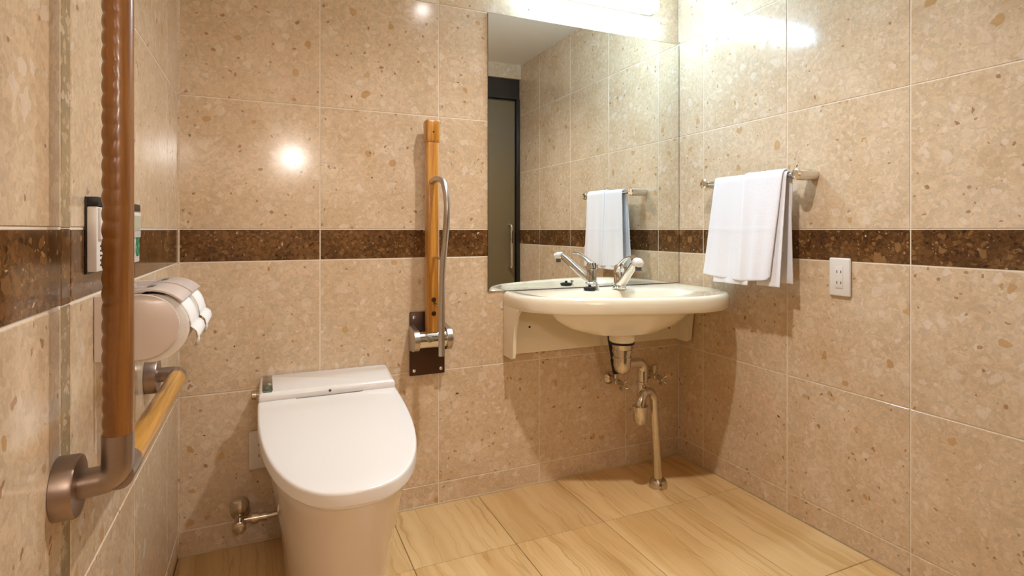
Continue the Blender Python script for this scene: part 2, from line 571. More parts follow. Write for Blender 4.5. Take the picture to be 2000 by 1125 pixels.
# ------------------------------------------------------------------ mirror
bm = box(0.749, XR - 0.004, YB - 0.006, YB - 0.0004, 0.7475, 1.775)
bm.faces.ensure_lookup_table()
me_m = obj('mirror', bm, [M_glass_edge, M_mirror], smooth=False)
for p in me_m.data.polygons:
    p.material_index = 1 if p.normal.y < -0.5 else 0
tag(me_m, 'large frameless wall mirror above the washbasin', 'mirror')

# ------------------------------------------------------------------ toilet
TX, TY = 0.172, 1.69
def egg(a, bfront, yback, n=72, nexp=2.6, ycen=TY, rcorner=0.0, xc=TX, ab=None):
    """outline with a rounded front (towards -Y) and straight sides to yback; ab = half width at the back"""
    if ab is None:
        ab = a
    out = []
    m = n - 16
    for k in range(m + 1):
        th = PI * k / m            # right side -> front -> left side
        c, s = math.cos(th), math.sin(th)
        x = a * math.copysign(abs(c) ** (2 / nexp), c)
        y = -bfront * abs(s) ** (2 / nexp)
        out.append((xc + x, ycen + y))
    r = max(rcorner, 0.001)
    for k in range(8):
        t = PI / 2 * k / 7
        out.append((xc - ab + r - r * math.cos(t), yback - r + r * math.sin(t)))
    for k in range(8):
        t = PI / 2 * k / 7
        out.append((xc + ab - r + r * math.sin(t), yback - r + r * math.cos(t)))
    return out

def lidz(y):
    s = (y - 1.14) / 0.55
    return 0.452 + 0.043 * s

toilet = thing('toilet', (TX, 1.55, 0.0), 'white tankless toilet with closed lid beside the wooden grab rails', 'toilet')
# ceramic body with its skirt
rings = []
for z, a, bf, ab in ((0.0005, 0.118, 0.405, 0.125), (0.006, 0.122, 0.410, 0.128), (0.10, 0.126, 0.420, 0.132),
                     (0.20, 0.138, 0.440, 0.140), (0.30, 0.155, 0.470, 0.152), (0.37, 0.170, 0.503, 0.165),
                     (0.402, 0.177, 0.522, 0.172), (0.412, 0.176, 0.521, 0.172)):
    o_ = egg(a, bf, YB - 0.004, ab=ab, rcorner=0.02)
    rings.append([(x, y, z + (0.0 if z < 0.36 else (lidz(y) - 0.452) * min(1, (z - 0.30) / 0.1) * (1.0 if y < TY else 0.9)))
                  for x, y in o_])
obj('bowl', loft(rings), M_ceramic, toilet)
# seat just under the lid
rings = []
for dz, ins in ((-0.040, 0.012), (-0.036, 0.009), (-0.026, 0.009)):
    rings.append([(x, y, lidz(y) + dz) for x, y in egg(0.192 - ins, 0.55 - ins, TY + 0.0, rcorner=0.004)])
obj('seat', loft(rings), M_lid, toilet)
# lid with a turned-down edge and a slightly domed top
rings = []
for dz, ins in ((-0.030, 0.003), (-0.028, 0.0), (-0.006, 0.0), (-0.0025, 0.0012), (-0.0007, 0.0035), (0.0, 0.007), (0.001, 0.05), (0.0014, 0.10)):
    o_ = egg(0.192 - ins, 0.55 - ins, TY - 0.001, rcorner=0.006)
    rings.append([(x, y, lidz(y) + dz) for x, y in o_])
obj('lid', loft(rings), M_lid, toilet)
# rear unit (covers the water inlet and electronics)
def rear_ring(z, inset, yb_in=0.0):
    xa0, xa1 = TX - 0.190 + inset, TX + 0.190 - inset
    xb0, xb1 = TX - 0.188 + inset, TX + 0.206 - inset
    y0, y1 = TY + 0.004 + inset, YB - 0.003 - inset
    P = [Vector((xa0, y0)), Vector((xa1, y0)), Vector((xb1, y1)), Vector((xb0, y1))]
    out = []
    rads = (0.006, 0.006, 0.022, 0.022)
    for i in range(4):
        a, b_, c = P[i - 1], P[i], P[(i + 1) % 4]
        r = max(rads[i] - inset, 0.002)
        p, q = b_ + (a - b_).normalized() * r, b_ + (c - b_).normalized() * r
        for k in range(7):
            s = k / 6
            v = p * (1 - s) ** 2 + b_ * 2 * s * (1 - s) + q * s * s
            out.append((v.x, v.y, z))
    return out
rings = [rear_ring(0.436, 0.004), rear_ring(0.438, 0.0), rear_ring(0.506, 0.0), rear_ring(0.512, 0.0015),
         rear_ring(0.516, 0.005), rear_ring(0.518, 0.011)]
rear = obj('rear_unit', loft(rings), M_lid, toilet)
pan = obj('control_panel', box(TX - 0.180, TX - 0.153, TY + 0.022, YB - 0.020, 0.5182, 0.5200, bev=0.0006), M_dkglass, rear)
pan['label'] = 'dark glass control strip'
obj('display', box(TX - 0.178, TX - 0.155, TY + 0.012, TY + 0.021, 0.5182, 0.5198), M_teal, rear)
for k, y in enumerate((TY + 0.04, TY + 0.058)):
    obj('indicator', lathe((TX - 0.1665, y, 0.5199), (0, 0, 1), [(0, 0.0), (0, 0.006), (0.0006, 0.006), (0.0006, 0)], n=16), M_green, rear)
obj('emblem', lathe((TX, TY + 0.0042, 0.506), (0, -1, 0), [(0, 0.0), (0, 0.004), (0.0008, 0.0038), (0.0008, 0)], n=16), M_grey, rear)
obj('flush_knob', lathe((TX - 0.188, 1.815, 0.484), (-1, 0, 0), [(0, 0), (0, 0.007), (0.008, 0.007), (0.009, 0.0145), (0.020, 0.0145), (0.023, 0.012), (0.023, 0)]), M_chrome_old, toilet)

# shut-off valve of the toilet
vx, vz = -0.070, 0.105
tv = thing('toilet_valve', (vx, YB, vz - 0.05), 'chrome shut-off valve with round cap on the wall left of the toilet', 'valve')
obj('wall_flange', lathe((vx, YB - 0.0006, vz), (0, -1, 0), [(0, 0), (0, 0.027), (0.004, 0.027), (0.010, 0.020), (0.012, 0.012), (0.050, 0.012), (0.050, 0)]), M_chrome_old, tv)
bm = bmesh.new()
add_lathe(bm, (vx, YB - 0.052, vz - 0.030), (0, 0, 1), [(0, 0), (0, 0.011), (0.05, 0.011), (0.052, 0.016), (0.058, 0.024), (0.074, 0.027), (0.088, 0.022), (0.095, 0.010), (0.096, 0)])
obj('cap', bm, M_chrome_old, tv)
obj('body', lathe((vx, YB - 0.030, vz - 0.010), (0, -1, 0), [(0, 0), (0, 0.015), (0.045, 0.015), (0.047, 0.018), (0.062, 0.018), (0.064, 0.014), (0.064, 0)]), M_chrome_old, tv)
bm = bmesh.new()
add_lathe(bm, (vx + 0.010, YB - 0.052, vz - 0.005), (1, 0, 0), [(0, 0), (0, 0.009), (0.022, 0.009), (0.022, 0.016), (0.040, 0.016), (0.040, 0.011), (0.052, 0.011), (0.052, 0.013), (0.064, 0.013), (0.064, 0.008), (0.1035, 0.008), (0.1035, 0)], n=12)
obj('connector', bm, M_chrome_old, tv)

# ------------------------------------------------------------------ wall outlets
def plate_outlet(name, label, centre, nrm, slots=True):
    """centre on the wall; nrm = direction out of the wall; plate 70 x 120 mm"""
    nrm = Vector(nrm)
    u = Vector((0, 0, 1)).cross(nrm)
    c = Vector(centre)
    rot = Matrix((u, nrm, Vector((0, 0, 1)))).transposed().to_4x4()
    M = Matrix.Translation(c) @ rot
    t = thing(name, c - Vector((0, 0, 0.06)), label, 'outlet')
    def p(nm, bm, mat, par):
        bmesh.ops.transform(bm, matrix=M, verts=bm.verts)
        return obj(nm, bm, mat, par)
    p('plate', box(-0.035, 0.035, 0.0006, 0.009, -0.06, 0.06, bev=0.005, seg=3), M_white, t)
    p('socket', box(-0.012, 0.012, 0.009, 0.0105, -0.034, 0.034, bev=0.0007), M_white, t)
    if slots:
        for zz in (0.017, -0.017):
            for xx in (-0.0065, 0.0065):
                p('slot', box(xx - 0.0012, xx + 0.0012, 0.0104, 0.0109, zz - 0.0042, zz + 0.0042), M_black, t)
    return t
plate_outlet('wall_outlet', 'white double wall outlet right of the towel', (XR, 1.164, 0.827), (-1, 0, 0))
plate_outlet('wall_outlet', 'white outlet plate partly hidden behind the toilet', (-0.012, YB, 0.288), (0, -1, 0))

# ------------------------------------------------------------------ fold-up grab bar
gx = 0.520
gb = thing('folding_grab_bar', (gx, YB, 0.465), 'folded-up honey wood grab bar with steel rod beside the toilet', 'grab bar')
obj('mounting_plate', box(gx - 0.063, gx + 0.063, YB - 0.008, YB - 0.0006, 0.466, 0.688, bev=0.003), M_plate, gb)
for sx in (-0.048, 0.048):
    for zz in (0.484, 0.670):
        obj('screw', lathe((gx + sx, YB - 0.0078, zz), (0, -1, 0), [(0, 0), (0, 0.0065), (0.002, 0.006), (0.004, 0.003), (0.004, 0)], n=16), M_chrome, gb)
hy, hz = YB - 0.060, 0.600
obj('hinge_barrel', lathe((gx - 0.048, hy, hz), (1, 0, 0), [(0, 0), (0, 0.030), (0.096, 0.030), (0.096, 0)]), M_chrome, gb)
for sx in (-0.066, 0.048):
    bm = bmesh.new()
    ring = []
    for k in range(17):
        a = -PI / 2 + PI * k / 16
        ring.append((hy - 0.038 * math.cos(a), hz + 0.038 * math.sin(a)))
    ring.append((YB - 0.0082, hz + 0.044)); ring.append((YB - 0.0082, hz - 0.044))
    add_loft(bm, [[(gx + sx + dx, y, z) for y, z in ring] for dx in (0, 0.018)])
    obj('hinge_cheek', bm, M_steel, gb)
by0, by1 = YB - 0.080, YB - 0.044
bar = obj('wooden_bar', box(gx - 0.021, gx + 0.021, by0, by1, 0.622, 1.276, bev=0.007, seg=3), M_wood_bar, gb)
obj('end_cap', box(gx - 0.025, gx + 0.025, by0 - 0.005, by1 + 0.005, 1.270, 1.350, bev=0.009, seg=3), M_wood_bar, gb)
obj('cap_screw', lathe((gx, by0 - 0.0048, 1.306), (0, -1, 0), [(0, 0), (0, 0.003), (0.001, 0.003), (0.001, 0)], n=12), M_plate, gb)
for zz in (0.737, 0.690):
    obj('bolt', lathe((gx + 0.002, by0 + 0.001, zz), (0, -1, 0), [(0, 0), (0, 0.0085), (0.003, 0.008), (0.004, 0.004), (0.004, 0)], n=16), M_plate, gb)
rod = catmull([(gx - 0.004, by0 + 0.002, 1.138), (gx + 0.002, by0 - 0.04, 1.144), (gx + 0.008, by0 - 0.088, 1.130), (gx + 0.012, by0 - 0.112, 1.080),
               (gx + 0.012, by0 - 0.116, 1.02), (gx + 0.011, by0 - 0.104, 0.955), (gx + 0.010, by0 - 0.088, 0.89), (gx + 0.008, by0 - 0.080, 0.82),
               (gx + 0.006, by0 - 0.078, 0.70), (gx + 0.006, by0 - 0.078, 0.562)], 6)
obj('steel_rod', tube(rod, 0.0105), M_steel, gb)
for zz in (0.878, 0.720):
    obj('standoff', tube([(gx + 0.002, by0 + 0.002, zz + 0.004), (gx + 0.008, by0 - 0.078, zz)], 0.005, n=12), M_chrome, gb)

# ------------------------------------------------------------------ L-shaped handrail on the left wall
rx, ry, rz = -0.174, 0.861, 0.656
hr = thing('handrail', (XL, ry, rz - 0.042), 'L-shaped wooden handrail with satin metal elbows on the left wall', 'handrail')
# upright: round wood, finger dimples on the side towards the wall
rings = []
nz_ = 330
z0, z1 = 0.712, 1.42
for i in range(nz_ + 1):
    z = z0 + (z1 - z0) * i / nz_
    r_ = []
    for k in range(36):
        a = 2 * PI * k / 36
        d = max(0.0, math.cos(a - math.radians(206))) ** 1.5
        wave = abs(math.sin(PI * z / 0.0205)) ** 0.7
        rad = 0.0175 - 0.0022 * d * (1 - wave)
        r_.append((rx + rad * math.cos(a), ry + rad * math.sin(a), z))
    rings.append(r_)
obj('upright_grip', loft(rings), M_wood_v, hr, angle=60)
obj('level_grip', tube([(rx, ry + 0.055, rz), (rx, 1.375, rz)], 0.0172, n=32), M_wood_h, hr)
def elbow(pts, r=0.03, rad=0.0172):
    return tube(fillet(pts, r, 10), rad, n=32)
# corner piece: upright ferrule, neck to the wall, ferrule of the level rail
bm = bmesh.new()
add_tube(bm, fillet([(XL + 0.014, ry, rz - 0.004), (rx, ry, rz), (rx, ry, z0)], 0.020, 10), 0.0178, n=32)
obj('corner_elbow', bm, M_steel_dark, hr)
obj('ferrule', tube([(rx, ry, rz), (rx, ry + 0.056, rz)], 0.0176, n=32), M_steel_dark, hr)
obj('far_elbow', elbow([(rx, 1.374, rz), (rx, 1.425, rz), (XL + 0.012, 1.425, rz)], 0.045, 0.0160), M_steel_dark, hr)
obj('top_elbow', elbow([(rx, ry, z1), (rx, ry, z1 + 0.055), (XL + 0.012, ry, z1 + 0.055)], 0.03), M_steel_dark, hr)
for y, z in ((ry, rz - 0.004), (1.425, rz), (ry, z1 + 0.055)):
    obj('wall_flange', lathe((XL + 0.0006, y, z), (1, 0, 0), [(0, 0), (0, 0.0385), (0.020, 0.0385), (0.0225, 0.037), (0.0235, 0.033), (0.0235, 0)], n=48), M_steel_dark, hr)

# ------------------------------------------------------------------ remote control on the left wall
rc = thing('remote_control', (XL, 1.12, 0.911), 'white wall remote control with black holder behind the upright handrail', 'remote control')
obj('holder', box(XL + 0.0006, XL + 0.0028, 0.9755, 1.272, 0.910, 1.022), M_black, rc, smooth=False)
obj('holder_cap', box(XL + 0.0029, XL + 0.0165, 0.974, 1.27, 1.009, 1.022, bev=0.001), M_black, rc)
bd = obj('body', box(XL + 0.0029, XL + 0.0150, 0.974, 1.270, 0.913, 1.008, bev=0.002), M_white, rc)
obj('upper_cover', box(XL + 0.0149, XL + 0.0185, 0.980, 1.262, 0.960, 1.006, bev=0.001), M_white, bd)
obj('screen', box(XL + 0.0184, XL + 0.0189, 1.195, 1.255, 0.972, 1.000), simple('pale_screen', srgb(186, 190, 170), rough=0.2), bd)
for z in (0.953, 0.934):
    obj('button', lathe((XL + 0.0149, 1.248, z), (1, 0, 0), [(0, 0), (0, 0.010), (0.002, 0.0095), (0.002, 0)], n=20), M_green, bd)
for i, yy in enumerate((1.06, 1.10, 1.14, 1.18, 1.215)):
    obj('button', box(XL + 0.0149, XL + 0.0170, yy - 0.014, yy + 0.014, 0.930, 0.948, bev=0.0008), M_holder, bd)
for i in range(5):
    wd_ = (0.020, 0.026, 0.018, 0.024, 0.022)[i]
    obj('print_line', box(XL + 0.0150, XL + 0.0153, 0.990, 0.990 + wd_, 0.949 - i * 0.007, 0.9515 - i * 0.007), M_black, bd, smooth=False)
obj('indicator', box(XL + 0.0184, XL + 0.0188, 0.992, 0.996, 0.978, 0.984), M_black, bd, smooth=False)

# ------------------------------------------------------------------ double toilet paper holder and its rolls
ph = thing('paper_holder', (XL, 1.17, 0.774), 'pale double toilet paper holder on the left wall above the level handrail', 'paper holder')
def d_outline(n=28, hx_=0.112, zt=0.874, zb=0.772):
    pts = [(XL + 0.001, zb + 0.002), (XL + 0.001, zt)]
    cx_, cz = XL + 0.055, (zt + zb) / 2
    for k in range(n + 1):
        a = PI / 2 - PI * k / n
        pts.append((cx_ + (hx_ - 0.055) * abs(math.cos(a)) ** 0.9, cz + (zt - zb) / 2 * math.sin(a)))
    return pts
dO = d_outline()
for y in (1.020, 1.158, 1.296):
    bm = bmesh.new()
    add_loft(bm, [[(XL + (x - XL) * s, y + dy, 0.823 + (z - 0.823) * s) for x, z in dO] for dy, s in ((0, 0.985), (0.001, 1), (0.005, 1), (0.006, 0.985))])
    pl = obj('side_plate', bm, M_holder, ph)
for y in (1.028, 1.166):
    # back strap and the curved flap that rests on the roll
    obj('back_plate', box(XL + 0.0008, XL + 0.006, y - 0.001, y + 0.129, 0.778, 0.870), M_holder, ph)
    prof = []
    cx_, cz, R_ = XL + 0.0685, 0.818, 0.0622
    for k in range(15):
        a = math.radians(158 - 116 * k / 14)
        prof.append((cx_ + R_ * math.cos(a) * 1.02, cz + R_ * math.sin(a)))
    inner = [(cx_ + (x - cx_) * 0.955, cz + (z - cz) * 0.955) for x, z in prof]
    ring = prof + inner[::-1]
    fl_ = obj('paper_flap', loft([[(x, yy, z) for x, z in ring] for yy in (y + 0.001, y + 0.125)]), M_holder, ph)
    obj('print_mark', box(XL + 0.060, XL + 0.068, y + 0.045, y + 0.075, 0.8796, 0.8808), M_grey, fl_, smooth=False)

def ribbon(name, prof, y0, y1, mat, parent, th=0.0012, twist=None):
    """thin paper sheet of some thickness along prof [(x, z)], from y0 to y1"""
    bm = bmesh.new()
    top = [[(x, y0 + (y1 - y0) * t, z) if twist is None else twist(i, t, x, y0 + (y1 - y0) * t, z) for t in (0, 0.25, 0.5, 0.75, 1)]
           for i, (x, z) in enumerate(prof)]
    vr = [[bm.verts.new(p) for p in r] for r in top]
    for a, b_ in zip(vr[:-1], vr[1:]):
        for i in range(4):
            bm.faces.new((a[i], a[i + 1], b_[i + 1], b_[i]))
    o = obj(name, bm, mat, parent, angle=50)
    s = o.modifiers.new('thickness', 'SOLIDIFY')
    s.thickness = th
    return o
for q, (y, lab) in enumerate(((1.030, 'white toilet paper roll nearer the camera in the paper holder'),
                              (1.168, 'white toilet paper roll nearer the back wall in the paper holder'))):
    cx_, cz, R_ = XL + 0.070, 0.818, 0.054
    t = thing('toilet_paper_roll', (cx_, y + 0.06, cz - R_), lab, 'toilet paper', 'rolls in the paper holder')
    bm = bmesh.new()
    n = 40
    rings = [[(cx_ + r * math.cos(2 * PI * k / n), y + d, cz + r * math.sin(2 * PI * k / n)) for k in range(n)]
             for d, r in ((0.010, 0.019), (0.008, 0.020), (0.006, 0.050), (0.008, R_), (0.114, R_), (0.116, 0.050), (0.114, 0.020), (0.112, 0.019))]
    add_loft(bm, rings, cap0=False, cap1=False)
    obj('roll', bm, M_paper, t)
    # loose end that comes out under the flap and is folded to a point
    prof = []
    for k in range(10):
        a = math.radians(70 - 78 * k / 9)
        prof.append((cx_ + 0.0556 * math.cos(a), cz + 0.0556 * math.sin(a)))
    prof += [(cx_ + 0.0590, cz - 0.014), (cx_ + 0.0625, cz - 0.022), (cx_ + 0.0640, cz - 0.034), (cx_ + 0.0610, cz - 0.046)]
    m_ = len(prof)
    def tw(i, tt, x, yy, z, m_=m_, y=y):
        s = max(0.0, (i - 7) / (m_ - 8))
        wv = 0.005 * math.sin(tt * PI * 2.4 + 0.6) * s
        return (x + wv, yy + 0.012 * s * (0.5 - tt), z + 0.020 * s * abs(tt - 0.45) * 2)
    ribbon('loose_end', prof, y + 0.010, y + 0.112, M_paper, t, twist=tw)

# ------------------------------------------------------------------ washbasin
BX, BYC = 1.222, 1.735
BXL, BXR = 0.8095, 1.6345
BYB = YB - 0.0066
B_OUT = [Vector((p.x, p.y)) for p in catmull([(BXL, 1.80, 0), (0.815, 1.742, 0), (0.840, 1.690, 0), (0.900, 1.630, 0), (1.040, 1.558, 0), (1.180, 1.506, 0),
         (1.310, 1.472, 0), (1.420, 1.470, 0), (1.520, 1.506, 0), (1.594, 1.578, 0), (1.626, 1.665, 0), (BXR, 1.76, 0)], 10)]
B_OUT = [Vector((BXL, BYB))] + B_OUT + [Vector((BXR, BYB))]
def basin_r(th, cx_=BX, cy=BYC):
    d = Vector((math.cos(th), math.sin(th)))
    o = Vector((cx_, cy))
    best = None
    for i in range(len(B_OUT)):
        p, q = B_OUT[i], B_OUT[(i + 1) % len(B_OUT)]
        e = q - p
        den = d.x * e.y - d.y * e.x
        if abs(den) < 1e-12:
            continue
        w_ = p - o
        t = (w_.x * e.y - w_.y * e.x) / den
        u = (w_.x * d.y - w_.y * d.x) / den
        if t > 0 and -1e-6 <= u <= 1 + 1e-6 and (best is None or t > best):
            best = t
    return best
NB = 120
TH = [2 * PI * k / NB for k in range(NB)]
TH = sorted(TH + [math.atan2(BYB - BYC, BXR - BX), math.atan2(BYB - BYC, BXL - BX)])
RB = [basin_r(th) for th in TH]
def slab(scale, z):
    ins = (1 - scale) * 0.4
    out = []
    for th, r in zip(TH, RB):
        x, y = r * math.cos(th), r * math.sin(th)
        back = BYC + y > BYB - 1e-4
        k = 1 - ins / math.hypot(x, y)
        X, Y = BX + x * k, BYC + y * k
        out.append((X, BYB if back else min(Y, BYB), z))
    return out
def ell(cx_, cy, a, b_, z, margin=0.0):
    out = []
    for i, th in enumerate(TH):
        x, y = a * math.cos(th), b_ * math.sin(th)
        r = math.hypot(x, y)
        al = math.atan2(y, x)
        if margin:
            r = min(r, basin_r(al, cx_, cy) - margin)
        out.append((cx_ + r * math.cos(al), cy + r * math.sin(al), z))
    return out
CX, CY = 1.180, 1.662
wb = thing('washbasin', (BX, YB, 0.51), 'wide ivory wall-hung washbasin under the mirror', 'washbasin')
ZT = 0.7455
rings = [ell(CX, CY, 0.02, 0.02, 0.600), ell(CX, CY, 0.08, 0.06, 0.602), ell(CX, CY, 0.16, 0.10, 0.614), ell(CX, CY, 0.23, 0.120, 0.638, 0.050),
         ell(CX, CY, 0.272, 0.138, 0.665, 0.034), ell(CX, CY, 0.290, 0.146, 0.690, 0.022), slab(0.93, 0.6905), slab(0.965, 0.688), slab(0.99, 0.690), slab(1.0, 0.698), slab(1.0, ZT - 0.022),
         slab(0.993, ZT - 0.010), slab(0.975, ZT - 0.002), slab(0.95, ZT), slab(0.93, ZT - 0.001),
         ell(CX, CY, 0.310, 0.130, ZT - 0.003, 0.046), ell(CX, CY, 0.302, 0.122, ZT - 0.010, 0.052), ell(CX, CY, 0.270, 0.105, ZT - 0.05, 0.068), ell(CX, CY, 0.20, 0.080, ZT - 0.09, 0.085),
         ell(CX, CY, 0.10, 0.05, ZT - 0.112), ell(CX, CY, 0.025, 0.02, ZT - 0.115)]
obj('basin', loft(rings), M_basin, wb, angle=50)
# apron on the wall and the two cheeks
obj('back_apron', box(BXL + 0.006, BXR - 0.012, YB - 0.034, YB - 0.0006, 0.512, 0.7, bev=0.004), M_basin, wb)
def cheek(x0, x1):
    prof = [(YB - 0.0006, 0.694), (YB - 0.0006, 0.506), (YB - 0.082, 0.506), (YB - 0.090, 0.512)]
    for k in range(12):
        t = k / 11
        # concave sweep to the underside of the rim
        a, b_, c = Vector((YB - 0.092, 0.53)), Vector((YB - 0.100, 0.680)), Vector((YB - 0.150, 0.694))
        v = a * (1 - t) ** 2 + b_ * 2 * t * (1 - t) + c * t * t
        prof.append((v.x, v.y))
    bm = loft([[(x, y, z) for y, z in prof] for x in (x0, x1)])
    es = [e for e in bm.edges if abs(e.verts[0].co.x - e.verts[1].co.x) < 1e-6]
    bmesh.ops.bevel(bm, geom=es, offset=0.003, segments=2, affect='EDGES', profile=0.5)
    return bm
obj('cheek', cheek(BXL + 0.001, BXL + 0.014), M_basin, wb)
obj('cheek', cheek(BXR - 0.024, BXR - 0.003), M_basin, wb)
for x, z in ((0.905, 0.610), (1.56, 0.56)):
    obj('bolt_hole', lathe((x, YB - 0.0341, z), (0, -1, 0), [(0, 0), (0, 0.0045), (0.0008, 0.004), (0.0008, 0)], n=14), M_plate, wb)
obj('bolt_hole', lathe((BXL + 0.0139, YB - 0.070, 0.552), (1, 0, 0), [(0, 0), (0, 0.0045), (0.0008, 0.004), (0.0008, 0)], n=14), M_plate, wb)
obj('outlet_neck', lathe((CX - 0.008, CY, 0.572), (0, 0, 1), [(0, 0), (0, 0.042), (0.006, 0.047), (0.022, 0.048), (0.034, 0.060), (0.034, 0)]), M_basin, wb)
obj('maker_mark', box(1.40, 1.416, 1.5155, 1.5162, 0.672, 0.6735), M_grey, wb, smooth=False)

# faucet
fx, fy = 1.257, 1.802
fz = ZT - 0.0005
fc = thing('faucet', (fx, fy, fz), 'chrome single-lever faucet with white spray head on the washbasin', 'faucet')
tip = Vector((1.207, 1.622, 0.852))
obj('base', lathe((fx, fy, fz), (0, 0, 1), [(0, 0), (0, 0.026), (0.006, 0.026), (0.010, 0.022), (0.060, 0.021), (0.066, 0.020), (0.070, 0.012), (0.070, 0)]), M_chrome, fc)
b0 = Vector((fx, fy, fz + 0.018))
dirv = (tip - b0)
pts = catmull([b0 + Vector((0, 0.004, 0.0)), b0 + dirv * 0.22 + Vector((0, 0, -0.004)), b0 + dirv * 0.55 + Vector((0, 0, 0.004)), b0 + dirv * 0.86 + Vector((0, 0, 0.012)), tip + Vector((0, 0.012, 0.006))], 6)
obj('spout', tube(pts, [0.018 - 0.005 * i / (len(pts) - 1) for i in range(len(pts))], n=24), M_chrome, fc)
hd = Vector((tip.x - fx, tip.y - fy, 0)).normalized()
bm = bmesh.new()
pts = [tip - hd * 0.012 + Vector((0, 0, 0.008)), tip - hd * 0.008 + Vector((0, 0, 0.008)), tip + hd * 0.012 + Vector((0, 0, 0.007)), tip + hd * 0.026 + Vector((0, 0, 0.003)), tip + hd * 0.032]
add_tube(bm, pts, [0.011, 0.015, 0.0165, 0.015, 0.008], n=24)
sh = obj('spray_head', bm, M_white, fc)
sh['label'] = 'white spray head'
obj('nozzle', lathe(tip + hd * 0.012 + Vector((0, 0, -0.008)), (0, 0, -1), [(0, 0), (0, 0.011), (0.014, 0.011), (0.015, 0.009), (0.015, 0)], n=20), M_grey, sh)
# lever: rises from the body and sweeps forward above the spout
pts = catmull([(fx, fy + 0.006, fz + 0.055), (fx, fy + 0.004, fz + 0.080), (fx - 0.006, fy - 0.030, fz + 0.106), (fx - 0.014, fy - 0.075, fz + 0.124), (fx - 0.020, fy - 0.112, fz + 0.130)], 6)
obj('lever', tube(pts, 0.01, n=16, flat=(0.013, 0.0065)), M_chrome, fc)
obj('lever_cap', lathe((fx, fy + 0.004, fz + 0.064), (0, -0.25, 1), [(0, 0), (0, 0.021), (0.022, 0.020), (0.030, 0.013), (0.032, 0)]), M_chrome, fc)

# rubber plug and its chain post
px, py = 1.129, 1.812
rp = obj('rubber_plug', lathe((px, py, ZT - 0.0005), (0, 0, 1), [(0, 0), (0, 0.021), (0.006, 0.024), (0.010, 0.024), (0.012, 0.018), (0.013, 0.006), (0.020, 0.005), (0.021, 0)]), M_rubber)
tag(rp, 'black rubber sink plug lying on the washbasin ledge', 'plug')
ps = obj('chain_post', lathe((1.160, 1.806, ZT - 0.0005), (0, 0, 1), [(0, 0), (0, 0.008), (0.003, 0.008), (0.004, 0.004), (0.012, 0.004), (0.014, 0.0075), (0.019, 0.0075), (0.021, 0.004), (0.021, 0)]), M_chrome)
tag(ps, 'tiny chrome chain post beside the black plug', 'post')

# ------------------------------------------------------------------ drain trap under the basin
dt = thing('drain_trap', (1.362, 1.70, 0.0), 'chrome S-shaped drain trap running from washbasin to floor', 'drain pipe')
nx, ny = CX - 0.008, CY
obj('rubber_gasket', lathe((nx, ny, 0.565), (0, 0, 1), [(0, 0), (0, 0.043), (0.0065, 0.044), (0.0065, 0)]), M_rubber, dt)
obj('strainer_body', lathe((nx, ny, 0.459), (0, 0, 1), [(0, 0), (0, 0.014), (0.010, 0.026), (0.026, 0.031), (0.050, 0.031), (0.051, 0.034), (0.060, 0.034), (0.061, 0.031), (0.074, 0.031), (0.075, 0.036), (0.086, 0.036), (0.087, 0.033), (0.105, 0.036), (0.106, 0)]), M_chrome_old, dt)
pr = 0.0160
# side arm and downpipe
obj('side_arm', tube(fillet([(nx + 0.02, ny + 0.008, 0.490), (1.284, 1.692, 0.482), (1.286, 1.694, 0.40)], 0.03), 0.018), M_chrome_old, dt)
obj('slip_nut', lathe((1.284, 1.694, 0.400), (0, 0, 1), [(0, 0), (0, 0.020), (0.002, 0.022), (0.010, 0.022), (0.012, 0.019), (0.050, 0.019), (0.050, 0)]), M_chrome_old, dt)
xu0, xu1 = 1.290, 1.290
# inlet leg runs down behind, U turn, up in front, over the arch and down to the floor
inl = (1.280, 1.694)
arch0 = (1.250, 1.662)
fpip = (1.332, 1.690)
obj('inlet_leg', tube(fillet([(inl[0], inl[1], 0.402), (inl[0], inl[1], 0.272), (arch0[0], arch0[1], 0.272), (arch0[0], arch0[1], 0.310)], 0.034, 10), pr), M_chrome_old, dt)
obj('trap_cup', lathe((arch0[0], arch0[1], 0.262), (0, 0, 1), [(0, 0), (0.002, 0.012), (0.012, 0.022), (0.026, 0.026), (0.060, 0.026), (0.061, 0.029), (0.070, 0.029), (0.071, 0.022), (0.071, 0)]), M_chrome_old, dt)
mid = ((arch0[0] + fpip[0]) / 2, (arch0[1] + fpip[1]) / 2)
arc = []
hw = Vector((fpip[0] - arch0[0], fpip[1] - arch0[1], 0)) / 2
for k in range(17):
    a = PI - PI * k / 16
    arc.append(Vector((mid[0], mid[1], 0.330)) + hw * math.cos(a) + Vector((0, 0, hw.length * 1.05 * math.sin(a))))
obj('arch_pipe', tube([(arch0[0], arch0[1], 0.290)] + arc + [(1.352, 1.697, 0.14), (1.362, 1.70, 0.012)], pr), M_chrome_old, dt)
obj('floor_flange', lathe((1.362, 1.70, 0.0004), (0, 0, 1), [(0, 0), (0, 0.032), (0.006, 0.034), (0.016, 0.034), (0.028, 0.028), (0.032, 0.020), (0.032, 0)]), M_chrome_old, dt)

